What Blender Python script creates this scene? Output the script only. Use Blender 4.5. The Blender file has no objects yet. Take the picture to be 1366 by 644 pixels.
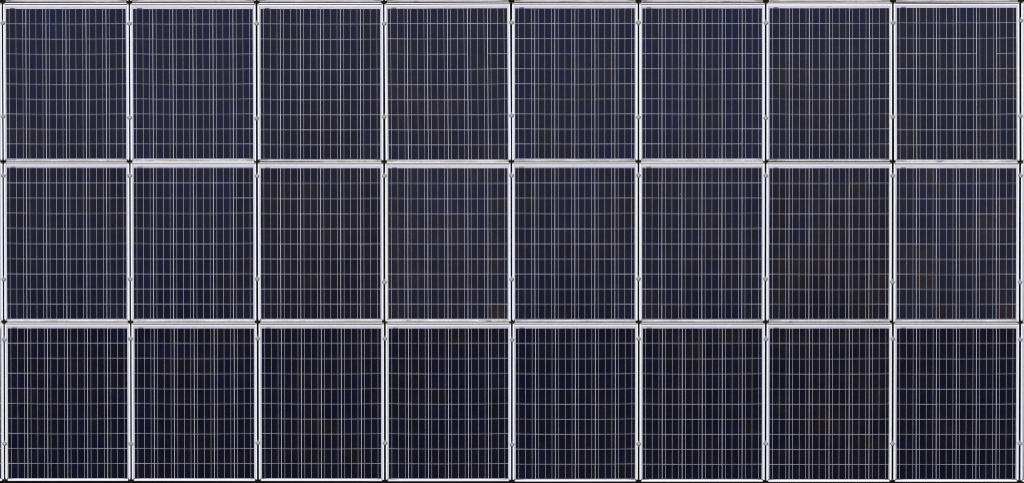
import bpy, bmesh, math, random
from mathutils import Vector, Matrix
random.seed(7)
sc = bpy.context.scene
C = sc.collection
RAD = math.radians

# ------------------------------------------------------------------ frame of reference
# The array is one sloping field of modules.  U = metres per picture pixel (1366 wide) across the slope.
U = 0.00585
SLOPE = 47.9                       # tilt of the array from the horizontal
VIEW = 41.04                       # angle between the array's normal and the line of sight
SY = U / math.cos(RAD(VIEW))       # metres along the slope per picture pixel
DIST = 1000.0

# ------------------------------------------------------------------ camera
cam_d = bpy.data.cameras.new('camera')
cam = bpy.data.objects.new('camera', cam_d); C.objects.link(cam)
elev = (90 - SLOPE) + VIEW         # elevation of the camera above the -y horizon
cam.location = (0, -math.cos(RAD(elev)) * DIST, math.sin(RAD(elev)) * DIST)
cam.rotation_euler = (RAD(90 - elev), 0, 0)
cam_d.sensor_fit = 'HORIZONTAL'
cam_d.sensor_width = 12.0
cam_d.lens = 12.0 * DIST / (1366 * U)
cam_d.clip_start = 1.0
cam_d.clip_end = 12000.0
sc.camera = cam

# ------------------------------------------------------------------ sky, sun, exposure
SUN_EL, SUN_AZ = 79.0, 200.0       # azimuth measured from +y towards +x
world = bpy.data.worlds.new('World'); sc.world = world
world.use_nodes = True
wn = world.node_tree.nodes; wl = world.node_tree.links
bg = wn['Background']
sky = wn.new('ShaderNodeTexSky'); sky.sky_type = 'NISHITA'; sky.sun_disc = False
sky.sun_elevation = RAD(SUN_EL); sky.sun_rotation = RAD(SUN_AZ)
sky.altitude = 100; sky.air_density = 1.0; sky.dust_density = 2.0; sky.ozone_density = 1.0
wl.new(sky.outputs[0], bg.inputs[0]); bg.inputs[1].default_value = 0.06
sun_d = bpy.data.lights.new('sun', 'SUN'); sun_d.energy = 1.5; sun_d.angle = RAD(12)
sun_d.color = (1.0, 0.95, 0.88)
sun = bpy.data.objects.new('sun', sun_d); C.objects.link(sun)
sv = Vector((math.sin(RAD(SUN_AZ)) * math.cos(RAD(SUN_EL)), math.cos(RAD(SUN_AZ)) * math.cos(RAD(SUN_EL)), math.sin(RAD(SUN_EL))))
sun.rotation_euler = sv.to_track_quat('Z', 'Y').to_euler()
sc.view_settings.view_transform = 'Standard'
sc.view_settings.look = 'None'
sc.view_settings.gamma = 1.0
sc.view_settings.use_curve_mapping = False
sc.view_settings.exposure = 1.04
sc.render.engine = 'CYCLES'
sc.cycles.filter_width = 1.0
sc.cycles.max_bounces = 6
sc.cycles.use_denoising = False
sc.cycles.use_adaptive_sampling = False

# ------------------------------------------------------------------ materials
def new_mat(name):
    m = bpy.data.materials.new(name); m.use_nodes = True
    nt = m.node_tree
    return m, nt, nt.nodes['Principled BSDF']

def node(nt, t, **kw):
    n = nt.nodes.new(t)
    for k, v in kw.items():
        if k.startswith('i_'):
            n.inputs[k[2:].replace('_', ' ')].default_value = v
        else:
            setattr(n, k, v)
    return n

def ramp(nt, fac, stops):
    r = nt.nodes.new('ShaderNodeValToRGB')
    el = r.color_ramp.elements
    while len(el) < len(stops): el.new(0.5)
    for e, (p, c) in zip(el, stops):
        e.position = p; e.color = (*c, 1) if len(c) == 3 else c
    nt.links.new(fac, r.inputs[0]); return r

def noise(nt, vec, scale, detail=4, rough=0.55, stretch=None):
    if stretch:
        mp = nt.nodes.new('ShaderNodeMapping'); mp.inputs['Scale'].default_value = stretch
        nt.links.new(vec, mp.inputs[0]); vec = mp.outputs[0]
    n = nt.nodes.new('ShaderNodeTexNoise')
    n.inputs['Scale'].default_value = scale; n.inputs['Detail'].default_value = detail; n.inputs['Roughness'].default_value = rough
    nt.links.new(vec, n.inputs['Vector']); return n

def mixc(nt, fac, a, b):
    m = nt.nodes.new('ShaderNodeMix'); m.data_type = 'RGBA'
    for s, v in ((0, fac), (6, a), (7, b)):
        if isinstance(v, (int, float)): m.inputs[s].default_value = v
        elif isinstance(v, tuple): m.inputs[s].default_value = (*v, 1)
        else: nt.links.new(v, m.inputs[s])
    return m.outputs[2]

def math_n(nt, op, a, b=None, clamp=False):
    m = nt.nodes.new('ShaderNodeMath'); m.operation = op; m.use_clamp = clamp
    for s, v in ((0, a), (1, b)):
        if v is None: continue
        if isinstance(v, (int, float)): m.inputs[s].default_value = v
        else: nt.links.new(v, m.inputs[s])
    return m.outputs[0]

COAT_ROUGH = 0.06
def coat(p, w=1.0):
    p.inputs['Coat Weight'].default_value = w
    p.inputs['Coat Roughness'].default_value = COAT_ROUGH
    p.inputs['Coat IOR'].default_value = 1.30

def silicon(name):
    """Polycrystalline silicon laminated under glass: navy to brown from cell to cell, fine grain inside."""
    m, nt, p = new_mat(name)
    geo = nt.nodes.new('ShaderNodeNewGeometry'); pos = geo.outputs['Position']
    oi = nt.nodes.new('ShaderNodeObjectInfo')
    sep = nt.nodes.new('ShaderNodeSeparateColor'); nt.links.new(oi.outputs['Color'], sep.inputs[0])
    big = noise(nt, pos, 2.3, 3, 0.5)                              # patches wider than a cell
    # brownness = module bias + cell's own + patch
    f = math_n(nt, 'ADD', sep.outputs[0], math_n(nt, 'MULTIPLY', math_n(nt, 'SUBTRACT', big.outputs[0], 0.5), 1.1))
    grain = nt.nodes.new('ShaderNodeTexVoronoi'); grain.inputs['Scale'].default_value = 95.0
    nt.links.new(pos, grain.inputs['Vector'])
    gs = nt.nodes.new('ShaderNodeSeparateColor'); nt.links.new(grain.outputs['Color'], gs.inputs[0])
    f = math_n(nt, 'ADD', f, math_n(nt, 'MULTIPLY', math_n(nt, 'SUBTRACT', gs.outputs[0], 0.5), 0.34))
    mid = noise(nt, pos, 16.0, 4, 0.6)
    f = math_n(nt, 'ADD', f, math_n(nt, 'MULTIPLY', math_n(nt, 'SUBTRACT', mid.outputs[0], 0.5), 0.8))
    r = ramp(nt, f, [(0.0, (0.0019, 0.0024, 0.0125)), (0.35, (0.0017, 0.0018, 0.0066)), (0.65, (0.0026, 0.0021, 0.0042)), (1.0, (0.0064, 0.0042, 0.0034))])
    val = math_n(nt, 'ADD', 0.65, math_n(nt, 'MULTIPLY', gs.outputs[1], 0.7))
    val = math_n(nt, 'MULTIPLY', val, sep.outputs[1])
    hsv = nt.nodes.new('ShaderNodeHueSaturation'); nt.links.new(val, hsv.inputs['Value']); nt.links.new(r.outputs[0], hsv.inputs['Color'])
    # thin film of dust on the glass, in soft clouds
    d = noise(nt, pos, 5.0, 5, 0.6)
    dm = ramp(nt, d.outputs[0], [(0.40, (0, 0, 0)), (0.75, (1, 1, 1))])
    col = mixc(nt, math_n(nt, 'MULTIPLY', dm.outputs[0], 0.009), hsv.outputs[0], (0.34, 0.34, 0.36))
    nt.links.new(col, p.inputs['Base Color'])
    p.inputs['Roughness'].default_value = 0.16
    p.inputs['Specular IOR Level'].default_value = 0.62
    tint = mixc(nt, f, (0.38, 0.36, 1.0), (0.60, 0.47, 0.86))
    nt.links.new(tint, p.inputs['Specular Tint'])
    coat(p, 0.4)
    # very slight unevenness of the laminate
    b = nt.nodes.new('ShaderNodeBump'); b.inputs['Strength'].default_value = 0.05; b.inputs['Distance'].default_value = 0.004
    n2 = noise(nt, pos, 9.0, 3, 0.5); nt.links.new(n2.outputs[0], b.inputs['Height'])
    nt.links.new(b.outputs[0], p.inputs['Normal'])
    return m

def backsheet_mat():
    m, nt, p = new_mat('backsheet')
    tc = nt.nodes.new('ShaderNodeTexCoord'); ob = tc.outputs['Object']; ge = tc.outputs['Generated']
    n = noise(nt, ob, 14, 5, 0.6, (1, 3, 1))
    col = mixc(nt, ramp(nt, n.outputs[0], [(0.35, (0, 0, 0)), (0.75, (1, 1, 1))]).outputs[0], (0.54, 0.54, 0.61), (0.46, 0.46, 0.515))
    # silt left where water stands, in the two lower corners
    sp = nt.nodes.new('ShaderNodeSeparateXYZ'); nt.links.new(ge, sp.inputs[0])
    xx = math_n(nt, 'ABSOLUTE', math_n(nt, 'SUBTRACT', sp.outputs[0], 0.5))
    n2 = noise(nt, ob, 30, 4, 0.6, (1, 4, 1))
    lim = math_n(nt, 'MULTIPLY', math_n(nt, 'SUBTRACT', math_n(nt, 'ADD', xx, math_n(nt, 'MULTIPLY', n2.outputs[0], 0.22)), 0.49), 0.07)
    silt = math_n(nt, 'GREATER_THAN', lim, sp.outputs[1])
    col = mixc(nt, math_n(nt, 'MULTIPLY', silt, 0.75), col, (0.11, 0.095, 0.075))
    nt.links.new(col, p.inputs['Base Color'])
    p.inputs['Roughness'].default_value = 0.5
    coat(p, 0.5)
    return m

def alu(name, dirt, base=(0.84, 0.835, 0.84), dirt_col=(0.36, 0.325, 0.285)):
    """Clear anodised aluminium; dirt 0..1 is how much grime has dried on it."""
    m, nt, p = new_mat(name)
    geo = nt.nodes.new('ShaderNodeNewGeometry'); pos = geo.outputs['Position']
    n = noise(nt, pos, 6.0, 6, 0.65, (1, 7, 7))
    n2 = noise(nt, pos, 55.0, 4, 0.7, (1, 2.5, 2.5))
    s = math_n(nt, 'ADD', math_n(nt, 'MULTIPLY', n.outputs[0], 0.6), math_n(nt, 'MULTIPLY', n2.outputs[0], 0.4))
    lo = 0.60 - 0.26 * dirt
    f = ramp(nt, s, [(lo, (0, 0, 0)), (lo + 0.22, (1, 1, 1))])
    col = mixc(nt, math_n(nt, 'MULTIPLY', f.outputs[0], min(1, 0.25 + 0.75 * dirt)), base, dirt_col)
    if dirt > 0.5:
        n3 = noise(nt, pos, 3.2, 5, 0.7, (1, 3, 3))
        sp = ramp(nt, n3.outputs[0], [(0.57, (0, 0, 0)), (0.63, (1, 1, 1))])
        col = mixc(nt, math_n(nt, 'MULTIPLY', sp.outputs[0], 0.8), col, (0.07, 0.062, 0.055))
    nt.links.new(col, p.inputs['Base Color'])
    p.inputs['Metallic'].default_value = 0.15
    p.inputs['Roughness'].default_value = 0.42
    return m

def plain(name, col, rough=0.5, metal=0.0, var=0.25, scale=30, spec=0.5):
    m, nt, p = new_mat(name)
    geo = nt.nodes.new('ShaderNodeNewGeometry')
    n = noise(nt, geo.outputs['Position'], scale, 4, 0.6)
    nt.links.new(mixc(nt, n.outputs[0], tuple(c * (1 - var) for c in col), tuple(c * (1 + var) for c in col)), p.inputs['Base Color'])
    p.inputs['Specular IOR Level'].default_value = spec
    p.inputs['Roughness'].default_value = rough; p.inputs['Metallic'].default_value = metal
    return m

M_CELL = silicon('silicon')
M_SHEET = backsheet_mat()
M_FRAME = alu('frame_aluminium', 0.02, (0.90, 0.895, 0.90))
M_LIP = {0: alu('frame_aluminium_grimy', 1.0), -1: alu('frame_aluminium_filthy', 1.2, (0.62, 0.59, 0.56), (0.30, 0.265, 0.225)), 1: alu('frame_aluminium_soiled', 0.85), 2: alu('frame_aluminium_dusty', 0.30), 3: alu('frame_aluminium_light_dust', 0.22)}
M_RAIL = alu('rail_aluminium', 0.10, (0.86, 0.84, 0.85))
M_BUS = plain('tinned_ribbon', (0.46, 0.46, 0.53), 0.45, 0.2, 0.2, 60)
M_BLACK = plain('black_rubber', (0.004, 0.0036, 0.0036), 0.9, 0, 0.3, 40, 0.04)  # near-black for the support rails and for shade painted as strips
M_PLASTIC = plain('black_plastic', (0.006, 0.0054, 0.004), 0.8, 0, 0.6, 70, 0.08)
M_CLAMP = plain('weathered_zinc', (0.30, 0.30, 0.29), 0.55, 0.2, 0.3, 60)
M_BOLT = plain('bolt_steel', (0.40, 0.40, 0.39), 0.45, 0.3, 0.2, 90)
M_PAD_SHADE = plain('grey_bracket', (0.16, 0.16, 0.165), 0.6, 0.2, 0.4, 80)
M_LABEL = plain('label_film', (0.10, 0.105, 0.11), 0.5, 0, 0.6, 240)
M_LABEL_PALE = plain('label_film_pale', (0.17, 0.175, 0.18), 0.5, 0, 0.6, 240)
M_MARK = plain('grey_print', (0.34, 0.34, 0.35), 0.6, 0, 0.2, 200)
M_ROOF = plain('bitumen', (0.012, 0.012, 0.013), 0.9, 0, 0.4, 8)
M_CLAMP_SHADE = plain('dark_seal', (0.045, 0.045, 0.045), 0.8, 0, 0.3, 60, 0.2)
M_SPECK = plain('dropping', (0.75, 0.75, 0.72), 0.8, 0, 0.1, 60)

# ------------------------------------------------------------------ helpers
R0 = Matrix.Rotation(RAD(SLOPE), 4, 'X')
def px(x): return (x - 683.0) * U
def py(y): return (322.0 - y) * SY
def at(x, y, n=0.0):
    """Point of the array plane under picture column x, row y; n = height above the glass along the normal."""
    # a point raised by n shows lower in the picture; step up the slope so that it stands over (x, y)
    return R0 @ Vector((px(x), py(y) + n * math.tan(RAD(VIEW)), n))

def quad_box(bm, x0, x1, y0, y1, z0, z1):
    v = [bm.verts.new((x, y, z)) for z in (z0, z1) for y in (y0, y1) for x in (x0, x1)]
    for f in ((0, 2, 3, 1), (4, 5, 7, 6), (0, 1, 5, 4), (2, 6, 7, 3), (0, 4, 6, 2), (1, 3, 7, 5)):
        bm.faces.new([v[i] for i in f])

def bevel_box(bm, x0, x1, y0, y1, z0, z1, b):
    """Box whose top edges are chamfered by b."""
    lo = [bm.verts.new(p) for p in ((x0, y0, z0), (x1, y0, z0), (x1, y1, z0), (x0, y1, z0))]
    mi = [bm.verts.new(p) for p in ((x0, y0, z1 - b), (x1, y0, z1 - b), (x1, y1, z1 - b), (x0, y1, z1 - b))]
    to = [bm.verts.new(p) for p in ((x0 + b, y0 + b, z1), (x1 - b, y0 + b, z1), (x1 - b, y1 - b, z1), (x0 + b, y1 - b, z1))]
    bm.faces.new(lo[::-1]); bm.faces.new(to)
    for a, c in ((lo, mi), (mi, to)):
        for i in range(4):
            j = (i + 1) % 4
            bm.faces.new((a[i], a[j], c[j], c[i]))

def mesh_of(bm, name, mat):
    me = bpy.data.meshes.new(name); bm.to_mesh(me); bm.free()
    me.materials.append(mat); return me

def link(name, data, parent=None, loc=None):
    o = bpy.data.objects.new(name, data); C.objects.link(o)
    if parent is not None: o.parent = parent
    if loc is not None: o.location = loc
    return o

def tag(o, label=None, cat=None, group=None, kind=None):
    if label: o['label'] = label
    if cat: o['category'] = cat
    if group: o['group'] = group
    if kind: o['kind'] = kind
    return o

def thing(name, label, cat, loc, group=None, spin=0.0, dtilt=0.0, dyaw=0.0):
    """Empty at the thing's base, lying in the array plane (spin = about the normal)."""
    o = link(name, None)
    o.matrix_world = Matrix.Translation(loc) @ Matrix.Rotation(RAD(SLOPE - dtilt), 4, 'X') @ Matrix.Rotation(dyaw, 4, 'Y') @ Matrix.Rotation(spin, 4, 'Z')
    return tag(o, label, cat, group)

# ------------------------------------------------------------------ the roof under the array
bm = bmesh.new(); quad_box(bm, -9, 9, -6, 6, -0.25, -0.131)
roof = link('roof_deck', mesh_of(bm, 'roof_deck', M_ROOF)); roof.matrix_world = R0
tag(roof, 'black bitumen roof deck under the solar panels', None, None, 'structure')

M_ADDED_GROUND = plain('dark_soil', (0.022, 0.020, 0.018), 0.95, 0, 0.3, 0.5)
bm = bmesh.new(); quad_box(bm, -6000, 6000, -6000, 6000, -9.5, -9)  # unseen plane added so the lower rows reflect dark below the horizon
tag(link('ground', mesh_of(bm, 'ground', M_ADDED_GROUND)), 'dark bare ground below the roof', None, None, 'structure')

# ------------------------------------------------------------------ solar panels
DEP = 0.038                        # frame depth; module local z = DEP is the glass plane
CW = 26.65 * U                     # cell pitch across
GAPX, GAPY = 0.0038, 0.0038
LIPX, MARX = 1.98 * U, 1.65 * U     # frame face and white border at the sides
ROWTILT = {0: 1.4, 1: 0.15, 2: -2.2, -1: 1.2}   # rows are not quite coplanar (degrees flatter than nominal)
T0, T1, T2 = (math.tan(RAD(ROWTILT[k])) for k in (0, 1, 2))
YC = {-1: -100.3, 0: 112.4, 1: 324.7, 2: 538.0}
def lift(row, y):
    """Height above the nominal array plane of row's surface at picture row y (the rows make a very flat arch)."""
    vj1, vj2 = py(216.5), py(430.0)
    if row <= 0: return -T1 * (vj1 - py(YC[1])) - T0 * (py(y) - vj1)
    if row == 1: return -T1 * (py(y) - py(YC[1]))
    return -T1 * (vj2 - py(YC[1])) - T2 * (py(y) - vj2)

CROWN = 0.0070                     # the glass stands this much prouder in the middle of a module
HALF, HALFX = 0.79, 0.485
def bowx(x): return max(0.0, 1 - (x / HALFX) ** 2)
def bow(x, y): return CROWN * max(0.0, 1 - (y / HALF) ** 2) * bowx(x)
def bow_dy(x, y): return -2 * CROWN * y / HALF ** 2 * bowx(x)
def bow_dx(x, y): return -2 * CROWN * x / HALFX ** 2 * max(0.0, 1 - (y / HALF) ** 2)
def strip(bm, x0, x1, y0, y1, z0, z1, nx=1, ny=14):
    """Sheet with thickness that follows the bow of the glass."""
    def layer(z): return [[bm.verts.new((x0 + (x1 - x0) * i / nx, y0 + (y1 - y0) * j / ny,
                           z + bow(x0 + (x1 - x0) * i / nx if nx > 1 else (x0 + x1) / 2, y0 + (y1 - y0) * j / ny))) for i in range(nx + 1)] for j in range(ny + 1)]
    lo, hi = layer(z0), layer(z1)
    for j in range(ny):
        for i in range(nx):
            bm.faces.new((hi[j][i], hi[j][i + 1], hi[j + 1][i + 1], hi[j + 1][i]))
            bm.faces.new((lo[j][i], lo[j + 1][i], lo[j + 1][i + 1], lo[j][i + 1]))
        bm.faces.new((lo[j][0], hi[j][0], hi[j + 1][0], lo[j + 1][0])); bm.faces.new((lo[j][nx], lo[j + 1][nx], hi[j + 1][nx], hi[j][nx]))
    for i in range(nx):
        bm.faces.new((lo[0][i], lo[0][i + 1], hi[0][i + 1], hi[0][i])); bm.faces.new((lo[ny][i], hi[ny][i], hi[ny][i + 1], lo[ny][i + 1]))

class Kit:
    """Shared meshes for one row of modules."""
    def __init__(s, row):
        vi = VIEW - ROWTILT[row]
        s.sy = U / math.cos(RAD(vi)); sy = s.sy
        s.ch = 20.1 * sy; s.W = 6 * CW; s.H = 10 * s.ch
        s.mt, s.mb = 3.6 * sy, 1.35 * sy            # white border above and below the cells
        s.lt, s.lb = 1.3 * sy, 1.85 * sy             # frame face, upper and lower bar
        z = DEP
        def cell(h):
            bm = bmesh.new()
            quad_box(bm, -CW / 2 + GAPX / 2, CW / 2 - GAPX / 2, -h / 2 + GAPY / 2, h / 2 - GAPY / 2, z - 0.0012, z)
            return mesh_of(bm, 'solar_cell', M_CELL)
        s.cell = cell(s.ch)
        bm = bmesh.new(); hh = s.ch / 2 - 0.0002
        quad_box(bm, -CW / 2 + GAPX / 2, CW / 2 - GAPX / 2, -hh, s.ch / 2 - GAPY / 2, z - 0.0012, z)
        s.cell_tall = mesh_of(bm, 'solar_cell_tall', M_CELL)     # touches the cell below it
        bm = bmesh.new(); quad_box(bm, -CW / 2 + GAPX / 2, CW / 2 - GAPX / 2, -s.ch / 2 + GAPY / 2, hh, z - 0.0012, z)
        s.cell_tall2 = mesh_of(bm, 'solar_cell_tall', M_CELL)
        s.bus = []
        for q in range(18):
            xq = -s.W / 2 + (q // 3 + (1 / 6, 0.5, 5 / 6)[q % 3]) * CW
            bm = bmesh.new(); strip(bm, xq - 0.00105, xq + 0.00105, -s.H / 2 + 0.006, s.H / 2 + 0.2 * sy, z + 0.0002, z + 0.0006)
            s.bus.append(mesh_of(bm, 'busbar', M_BUS))
        bm = bmesh.new()
        strip(bm, -s.W / 2 - MARX - 0.002, s.W / 2 + MARX + 0.002, -s.H / 2 - s.mb - 0.002, s.H / 2 + s.mt + 0.002, z - 0.0042, z - 0.0016, 12, 16)
        s.sheet = mesh_of(bm, 'backsheet', M_SHEET)
        # mitred frame bars: (inner corner, outer corner) loops
        xi, xo = s.W / 2 + MARX, s.W / 2 + MARX + LIPX
        ti, to = s.H / 2 + s.mt, s.H / 2 + s.mt + s.lt
        bi, bo = -s.H / 2 - s.mb, -s.H / 2 - s.mb - s.lb
        s.xo, s.to, s.bo = xo, to, bo
        I = [(-xi, bi), (xi, bi), (xi, ti), (-xi, ti)]; O = [(-xo, bo), (xo, bo), (xo, to), (-xo, to)]
        def bar(k, mat):
            j = (k + 1) % 4
            bm = bmesh.new()
            def lerp(a, b, t): return (a[0] + (b[0] - a[0]) * t, a[1] + (b[1] - a[1]) * t)
            ends = []
            for c, sgn in ((k, 1), (j, -1)):
                o_, i_ = O[c], I[c]
                d = ((O[j][0] - O[k][0]), (O[j][1] - O[k][1])); L = math.hypot(*d); e = (d[0] / L * 0.00015 * sgn, d[1] / L * 0.00015 * sgn)
                pts = [(0.0, 0.0), (0.0, z + 0.0006), (0.07, z + 0.0016), (0.93, z + 0.0016), (1.0, z + 0.0008), (1.0, 0.0)]
                ends.append([bm.verts.new((lerp(o_, i_, t)[0] + e[0], lerp(o_, i_, t)[1] + e[1], zz)) for t, zz in pts])
            a, b = ends; n = len(a)
            for q in range(n):
                r = (q + 1) % n
                bm.faces.new((a[q], a[r], b[r], b[q]))
            bm.faces.new(a[::-1]); bm.faces.new(b)
            bmesh.ops.recalc_face_normals(bm, faces=bm.faces[:])
            return mesh_of(bm, 'frame_bar', mat)
        s.bars = [bar(0, M_LIP[row if row >= 0 else 0]), bar(1, M_FRAME), bar(2, M_FRAME), bar(3, M_FRAME)]
        if row == -1: s.bars[0] = bar(0, M_LIP[-1])
        # sticker under the glass above the first cell, and the maker's small grey print at mid-width
        x0 = -s.W / 2 + 5.9 * U; y0 = s.H / 2
        bm = bmesh.new(); quad_box(bm, x0, x0 + 6.3 * U, y0 + 0.0005, y0 + 1.15 * sy, z - 0.0014, z - 0.0002)
        s.sticker = mesh_of(bm, 'sticker', M_LABEL if row == 0 else M_LABEL_PALE)
        bm = bmesh.new(); yc = y0 + 1.9 * sy
        for q, (a, w, h) in enumerate(((-3.3, 1.1, 1.0), (-1.9, 0.8, 0.7), (-0.8, 0.7, 0.9), (0.2, 0.8, 0.7), (1.3, 0.7, 0.7), (2.3, 1.0, 0.8))):
            quad_box(bm, a * U, (a + w) * U, yc - h * sy / 2, yc + h * sy / 2, z - 0.0014, z - 0.0008)
        s.mark = mesh_of(bm, 'printed_mark', M_MARK)
        # one joined grid for modules that the frame's edge cuts down to a sliver
        bm = bmesh.new()
        for r in range(10):
            for c in range(6):
                cx, cy = -s.W / 2 + (c + 0.5) * CW, s.H / 2 - (r + 0.5) * s.ch
                quad_box(bm, cx - CW / 2 + GAPX / 2, cx + CW / 2 - GAPX / 2, cy - s.ch / 2 + GAPY / 2, cy + s.ch / 2 - GAPY / 2, z - 0.0012, z)
        s.grid = mesh_of(bm, 'cell_grid', M_CELL)

KITS = {r: Kit(r) for r in (-1, 0, 1, 2)}

GX = [4.6, 173.2, 342.8, 512.6, 682.2, 851.4, 1021.1, 1190.5, 1360.6]    # gaps between columns
ROWDX = {-1: 0.0, 0: 0.0, 1: 0.1, 2: 0.7}
TOP = {0: [(12.9, 12.6), (13.1, 12.7), (12.9, 12.7), (12.8, 11.4), (12.1, 12.0), (12.2, 12.0), (12.0, 11.7), (11.7, 10.6)],
       1: [(223.8, 223.8)] * 2 + [(224.5, 224.4), (224.6, 224.4), (223.9, 223.8), (223.8, 223.8), (224.5, 224.4), (224.6, 224.4)],
       2: [(437.4, 437.5)] + [(437.7, 437.7)] * 7}
BOT = {0: [212.2, 212.0, 212.8, 213.2, 212.2, 212.0, 212.6, 213.2],
       1: [425.3] * 4 + [425.8] * 4,
       2: [637.9, 638.0, 638.1, 638.3, 638.7, 638.9, 639.2, 639.0]}
BROWN = {0: [0.40, 0.30, 0.52, 0.56, 0.36, 0.30, 0.52, 0.56],
         1: [0.36, 0.34, 0.58, 0.58, 0.36, 0.36, 0.60, 0.56],
         2: [0.34, 0.44, 0.46, 0.42, 0.38, 0.48, 0.56, 0.46]}
VAL = {(1, 3): 1.6, (1, 7): 1.6, (1, 2): 0.8, (1, 6): 0.8, (0, 2): 0.9, (0, 6): 0.9}  # raised values paint a hazy sheen into two middle-row panels
# module to module differences in how it lies (degrees), same for the look-alike columns
PT = {0: [0.05, 0.15, -0.15, 0.05, 0.1, 0.15, -0.2, 0.05], 1: [0, 0.03, -0.15, 0.30, 0, 0.03, -0.15, 0.30], 2: [-0.05, 0, 0.05, -0.05, -0.1, 0, 0.1, -0.05]}

ORD = ['first', 'second', 'third', 'fourth', 'fifth', 'sixth', 'seventh', 'last']
ROWN = ['top', 'middle', 'bottom']
TONE = {0: ['dark navy', 'dark navy', 'dark grey-blue', 'dark violet-grey', 'dark navy', 'dark navy', 'dark grey-blue', 'dark violet-grey'],
        1: ['dark navy', 'dark navy', 'near-black blue', 'brownish violet', 'dark navy', 'dark navy', 'near-black blue', 'brownish violet'],
        2: ['near-black navy'] * 8}
GROUP = 'solar panels mounted in three rows of eight'

def panel_label(r, c):
    t = TONE[r][c]
    if r == 0 and c in (3, 7):
        return '%s solar panel with a break in its white grid, %s in the top row' % (t, 'last' if c == 7 else 'fourth')
    if r == 1 and c == 3: return 'brownish violet solar panel with a tiny white speck, fourth in the middle row'
    return '%s solar panel, %s from the left in the %s row' % (t, ORD[c], ROWN[r]) if c < 7 else '%s solar panel, last on the right in the %s row' % (t, ROWN[r])

def panel(r, c, xa, xb, yt, yb, label, full=True):
    """Module between gap columns xa and xb whose cells run from picture rows yt=(left,right) to yb."""
    k = KITS[r]
    yc = ((yt[0] + yt[1]) / 2 + yb) / 2
    hpx = yb - (yt[0] + yt[1]) / 2
    spin = math.atan2((yt[0] - yt[1]) * 0.45 * SY, 160 * U)
    pt = PT.get(r, [0] * 8)[c] if full else 0.0
    rt = ROWTILT[r]
    dt = rt + pt
    base = at((xa + xb) / 2, yc, lift(r, yc))
    th = thing('solar_panel', label, 'solar panel', (0, 0, 0), GROUP, spin, dt, RAD(random.uniform(-0.12, 0.12)))
    # the Empty sits at the module's back; move down the normal by the frame depth
    nrm = th.matrix_world.to_3x3() @ Vector((0, 0, 1))
    th.location = base - nrm * DEP
    th.scale = (1, hpx / (k.H / U * math.cos(RAD(VIEW - dt))), 1)
    for q in range(4): link('frame_bar', k.bars[q], th)
    link('backsheet', k.sheet, th)
    if not full:
        g = tag(link('cell_grid', k.grid, th), kind='stuff'); g.color = (0.45, 1, 0, 1)
        return th
    link('sticker', k.sticker, th, (random.uniform(-0.3, 0.3) * U, 0, 0)); link('printed_mark', k.mark, th, (random.uniform(-0.5, 0.5) * U, 0, 0))
    rng = random.Random(100 * r + (c % 4) * 7 + (c // 4))
    twin = random.Random(100 * r + (c % 4) * 7)
    for rr in range(10):
        for cc in range(6):
            me = k.cell
            if r == 0 and c in (3, 7) and cc == 4: me = k.cell_tall if rr == 2 else (k.cell_tall2 if rr == 3 else me)
            yy = k.H / 2 - (rr + 0.5) * k.ch + rng.gauss(0, 0.0003)
            xx = -k.W / 2 + (cc + 0.5) * CW + rng.gauss(0, 0.00025)
            o = link('solar_cell', me, th, (xx, yy, bow(xx, yy)))
            o.rotation_euler = (math.atan(bow_dy(xx, yy)) + rng.gauss(0, 0.0006), -math.atan(bow_dx(xx, yy)) + rng.gauss(0, 0.0006), rng.gauss(0, 0.0006))
            b = BROWN[r][c] + twin.gauss(0, 0.09) + rng.gauss(0, 0.085)
            o.color = (max(0, min(1, b)), VAL.get((r, c), 1.0) * rng.uniform(0.8, 1.2), 0, 1)
    for cc in range(6):
        for q in range(3):
            link('busbar', k.bus[cc * 3 + q], th, (rng.gauss(0, 0.0004), rng.uniform(-0.002, 0.001), 0))
    return th

for r in range(3):
    for c in range(8):
        dx = ROWDX[r]
        panel(r, c, GX[c] + dx, GX[c + 1] + dx, TOP[r][c], BOT[r][c], panel_label(r, c))
for r in range(3):
    dx = ROWDX[r]
    panel(r, 0, GX[0] - 169.5 + dx, GX[0] + dx, TOP[r][0], BOT[r][0], 'solar panel cut off by the left edge, beside the %s row' % ROWN[r], False)
    panel(r, 0, GX[8] + dx, GX[8] + 169.5 + dx, TOP[r][7], BOT[r][7], 'solar panel cut off by the right edge, beside the %s row' % ROWN[r], False)
for c in range(8):
    panel(-1, 0, GX[c], GX[c + 1], (-200.3, -200.3), 1.0 if c < 6 else 0.6,
          'solar panel cut off by the upper edge, above the %s panel of the top row' % ORD[c], False)

# specks on the glass
def speck(x, y, w, label):   # on a module of the middle row
    bm = bmesh.new(); bmesh.ops.create_icosphere(bm, subdivisions=2, radius=1.0)
    for v in bm.verts:
        v.co.x *= w * U * (1 + 0.2 * math.sin(5 * v.co.y)); v.co.y *= w * 1.5 * U; v.co.z = max(0, v.co.z) * 0.002
    o = link('bird_dropping', mesh_of(bm, 'bird_dropping', M_SPECK)); o.matrix_world = Matrix.Translation(at(x, y, lift(1, y) + 0.0025)) @ R0
    tag(o, label, 'dropping')
speck(620, 343, 0.45, 'tiny white bird dropping on the fourth panel of the middle row')
speck(1298, 342, 0.38, 'tiny white bird dropping on the last panel of the middle row')
speck(230, 260, 0.3, 'faint pale bird dropping high on the second panel of the middle row')
speck(908, 259, 0.3, 'faint pale bird dropping high on the sixth panel of the middle row')

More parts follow.
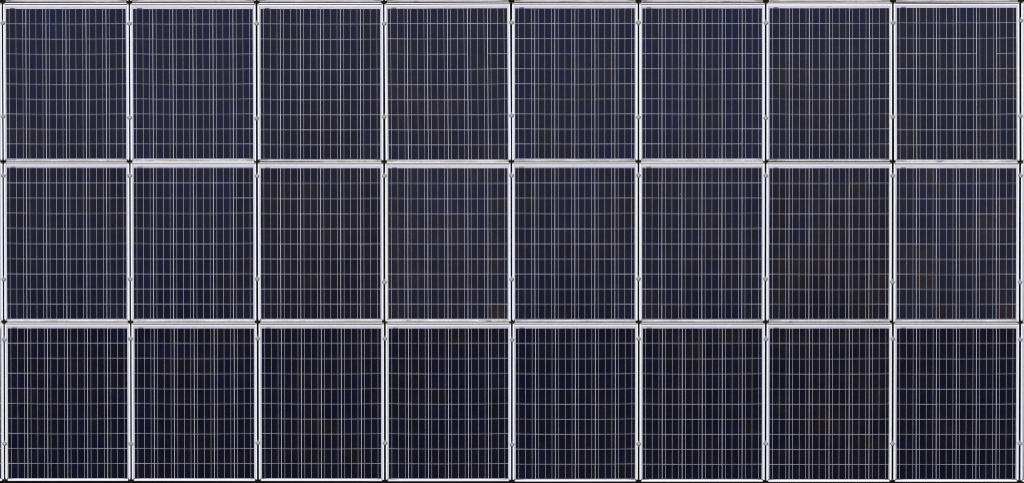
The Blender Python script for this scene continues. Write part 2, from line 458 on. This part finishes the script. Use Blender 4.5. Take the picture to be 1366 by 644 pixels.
# ------------------------------------------------------------------ rails between the rows
def upper_edge(r, c):          # picture row of the upper outer frame edge of module r, c
    return sum(TOP[r][c]) / 2 - 4.9
def lower_edge(r, c): return BOT[r][c] + 3.2
JN = ['above the top row', 'between the top and middle rows', 'between the middle and bottom rows']
for j in range(3):
    for c in range(8):
        y1 = upper_edge(j, c)                       # lower boundary of the slit
        y0 = lower_edge(j - 1, c) if j > 0 else (1.0 if c < 6 else 0.6) + 3.4
        xa, xb = GX[c] + ROWDX[j] + 3.0, GX[c + 1] + ROWDX[j] - 3.0
        L = (xb - xa) / 2 * U
        dark_lo = 1.15
        dark_hi = {0: 0.65, 1: [1.15, 0.7, 1.15, 0.5, 1.1, 0.95, 1.1, 0.6][c], 2: 1.4}[j]
        ym = (y0 + dark_hi + y1 - dark_lo) / 2; hh = (y1 - dark_lo - y0 - dark_hi) / 2
        yt = TOP[j][c]
        th = thing('cross_rail', 'white aluminium cross rail with black gaskets %s, under column %d' % (JN[j], c + 1), 'rail', at((xa + xb) / 2, ym, lift(j, ym)) - R0.to_3x3() @ Vector((0, 0, 0.03)), 'cross rails between the panel rows',
                   math.atan2((yt[0] - yt[1]) * 0.6 * SY, 160 * U))
        th['label'] = 'thin white cross rail %s, %s segment from the left' % (JN[j], ORD[c] if c < 7 else 'eighth')
        # raising by n shifts the picture down by n*sin(VIEW); rail top is 1 mm under the glass
        bm = bmesh.new(); bevel_box(bm, -L, L, -hh * SY, hh * SY, 0, 0.030, 0.0008)
        link('rail_bar', mesh_of(bm, 'rail_bar', M_RAIL), th)
        for ya, yb in ((hh, hh + dark_hi + 0.25), (-hh - dark_lo - 0.25, -hh)):
            bm = bmesh.new(); quad_box(bm, -L, L, ya * SY + 0.0002, yb * SY - 0.0002, 0.004, 0.0290)
            link('gasket', mesh_of(bm, 'gasket', M_BLACK), th)  # black filler that paints the shade of the slits beside the rail

# ------------------------------------------------------------------ black rails in the gaps between the columns
COLN = ['at the left edge of the photo', 'between the first and second columns', 'between the second and third columns', 'between the third and fourth columns',
        'between the fourth and fifth columns', 'between the fifth and sixth columns', 'between the sixth and seventh columns', 'between the seventh and eighth columns', 'at the right edge of the photo']
for g in range(9):
    x = GX[g] + 0.2
    th = link('support_rail', None); th.matrix_world = Matrix.Translation(R0 @ Vector((px(x), 0, -0.13))) @ R0
    tag(th, 'black support rail in the gap %s' % COLN[g], 'rail', 'support rails between the panel columns')
    bm = bmesh.new(); bevel_box(bm, -0.030, 0.030, -330 * SY, 330 * SY, 0, 0.020, 0.001)
    link('rail_foot', mesh_of(bm, 'rail_foot', M_BLACK), th)
    ys = [(-12, -1), (216.5, 0), (430.0, 1), (641.2, 2)]
    bm = bmesh.new(); prev = None
    for y, r in ys:
        h = lift(r, y) - 0.014
        v = py(y) + h * math.tan(RAD(VIEW)); z = h + 0.13
        cur = [bm.verts.new(p) for p in ((-0.0048, v, 0.0205), (-0.0048, v, z), (0.0048, v, z), (0.0048, v, 0.0205))]
        if prev:
            for q in range(4): bm.faces.new((prev[q], prev[(q + 1) % 4], cur[(q + 1) % 4], cur[q]))
        else: bm.faces.new(cur)
        prev = cur
    bm.faces.new(prev[::-1]); bmesh.ops.recalc_face_normals(bm, faces=bm.faces[:])
    link('web', mesh_of(bm, 'web', M_BLACK), th)

# ------------------------------------------------------------------ black cross connectors where four modules meet
CY = [[2.9, 3.7, 3.5, 3.7, 2.5, 2.6, 2.6, 2.3, 1.5], [215.1, 214.9, 215.1, 215.5, 215.0, 214.8, 215.0, 215.3, 215.5], [428.4, 428.6, 428.5, 428.2, 428.7, 428.7, 428.7, 428.6, 429.0],
      [640.6, 640.8, 640.6, 641.0, 641.2, 641.2, 641.4, 641.5, 641.8]]
CN = ['on the upper edge', 'between the top and middle rows', 'between the middle and bottom rows', 'on the lower edge']
def conn_meshes():
    out = []
    bm = bmesh.new()
    for sgn in (-1, 1):
        a, b = sorted((sgn * 0.75 * U, sgn * 3.95 * U))
        bevel_box(bm, a, b, -1.7 * SY, 1.6 * SY, -0.010, 0.0030, 0.0012)
    out.append(mesh_of(bm, 'pad', M_PLASTIC))
    bm = bmesh.new(); bevel_box(bm, -1.15 * U, 1.15 * U, -3.0 * SY, 3.0 * SY, -0.020, 0.0055, 0.0015)
    out.append(mesh_of(bm, 'spine', M_PLASTIC))
    bm = bmesh.new()
    for sgn in (-1, 1):
        a, b = sorted((sgn * 1.05 * U, sgn * 3.0 * U))
        bevel_box(bm, a, b, -3.1 * SY, -1.55 * SY, -0.020, -0.0005, 0.0006)  # grey plates that paint the shade falling below the pads
    out.append(mesh_of(bm, 'bracket', M_PAD_SHADE))
    return out
PAD, SPINE, PAD_SHADE = conn_meshes()
for j in range(4):
    for g in range(9):
        x = GX[g] + ROWDX[min(j, 2)] * (1 if j > 1 else 0)
        th = link('rail_connector', None)
        th.matrix_world = Matrix.Translation(at(x, CY[j][g], lift([0, 0, 1, 2][j], CY[j][g]))) @ R0 @ Matrix.Rotation(random.gauss(0, 0.012), 4, 'Z')
        where = ['at the left edge of the photo', 'at the right edge of the photo'][g == 8] if g in (0, 8) else COLN[g]
        tag(th, 'black cross connector %s, %s' % (CN[j], where), 'connector', 'black connectors where four panels meet')
        link('pad', PAD, th); link('spine', SPINE, th)
        if j < 3: link('bracket', PAD_SHADE, th)

# ------------------------------------------------------------------ grey clamps over the gaps
KY = [[[31.8, 32.6, 32.7, 32.6, 31.2, 31.4, 31.6, 31.6, 28.6], [155.8, 157.8, 158.6, 156.2, 154.8, 157.2, 158.2, 156.6, 155.6]],
      [[234.6, 234.8, 235.2, 235.0, 234.6, 234.4, 234.8, 234.8, 234.6], [372.8, 372.4, 372.0, 376.4, 372.8, 371.8, 372.4, 376.4, 376.6]],
      [[453.0, 452.0, 451.6, 451.6, 453.4, 452.0, 452.4, 452.2, 453.0], [591.8, 592.2, 590.8, 591.0, 592.8, 592.2, 591.8, 592.0, 591.6]]]
def clamp_meshes():
    bm = bmesh.new()
    a, b, h = 3.2 * U, 1.75 * SY, 0.015
    prof = [(1.0, 0.0), (1.0, 0.15), (0.96, 0.42), (0.84, 0.72), (0.60, 0.92), (0.30, 1.0)]
    rings = []
    for s, z in prof:
        rings.append([bm.verts.new((a * s * math.cos(t) * (1.0 if math.sin(t) > 0 else 1.0), b * s * (abs(math.sin(t)) ** 0.8) * (1 if math.sin(t) > 0 else -1) * (0.85 if math.sin(t) > 0 else 1.0), h * z)) for t in [2 * math.pi * (q + 0.5) / 18 for q in range(18)]])
    for p, q in zip(rings, rings[1:]):
        for i in range(18):
            k = (i + 1) % 18; bm.faces.new((p[i], p[k], q[k], q[i]))
    bm.faces.new(rings[-1]); bm.faces.new(rings[0][::-1])
    cap = mesh_of(bm, 'cap', M_CLAMP)
    for f in cap.polygons: f.use_smooth = True
    bm = bmesh.new()
    bmesh.ops.create_cone(bm, segments=6, radius1=0.0068, radius2=0.0060, depth=0.006, cap_ends=True)
    for v in bm.verts: v.co.z += h + 0.0025
    bolt = mesh_of(bm, 'bolt', M_BOLT)
    bm = bmesh.new(); quad_box(bm, -0.004, 0.004, -1.4 * SY, 1.4 * SY, -0.020, -0.0005)
    shank = mesh_of(bm, 'shank', M_BOLT)
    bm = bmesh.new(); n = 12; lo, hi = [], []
    for q in range(n + 1):                      # the clamp's shade, painted as a dark crescent below the cap
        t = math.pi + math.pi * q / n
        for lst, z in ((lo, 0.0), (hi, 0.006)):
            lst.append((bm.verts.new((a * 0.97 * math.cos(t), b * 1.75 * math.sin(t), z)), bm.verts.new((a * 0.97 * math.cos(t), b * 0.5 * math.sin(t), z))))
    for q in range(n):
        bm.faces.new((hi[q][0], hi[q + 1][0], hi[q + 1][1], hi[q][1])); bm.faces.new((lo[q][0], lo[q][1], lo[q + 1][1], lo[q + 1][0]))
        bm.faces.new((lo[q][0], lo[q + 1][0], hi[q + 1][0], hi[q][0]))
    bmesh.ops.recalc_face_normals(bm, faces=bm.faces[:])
    clamp_shade = mesh_of(bm, 'seal', M_CLAMP_SHADE)
    return cap, bolt, shank, clamp_shade
CAP, BOLT, SHANK, CLAMP_SHADE = clamp_meshes()
for r in range(3):
    for q in range(2):
        for g in range(9):
            y = KY[r][q][g] - 1.1
            th = link('panel_clamp', None)
            th.matrix_world = Matrix.Translation(at(GX[g] + ROWDX[r] + 0.1, y, lift(r, y) + 0.0024)) @ R0 @ Matrix.Rotation(random.gauss(0, 0.06), 4, 'Z')
            tag(th, 'grey domed clamp, %s in %s row, gap %s' % (['upper', 'lower'][q], ROWN[r], COLN[g].replace('between the', 'between')), 'clamp', 'grey clamps over the gaps between panels')
            c0 = link('cap', CAP, th); b0 = link('bolt', BOLT, th); b0.rotation_euler = (0, 0, random.uniform(0, 1)); link('shank', SHANK, th); link('seal', CLAMP_SHADE, th)

# ------------------------------------------------------------------ black strip painting the shade below the lower edge
bm = bmesh.new(); bevel_box(bm, -690 * U, 690 * U, -9 * SY, 0, -0.06, -0.012, 0.002)
st = link('edge_strip', mesh_of(bm, 'edge_strip', M_BLACK)); st.matrix_world = Matrix.Translation(at(683, 641.6, lift(2, 641.6))) @ R0
tag(st, 'black rubber strip along the lower edge of the bottom row', 'strip')
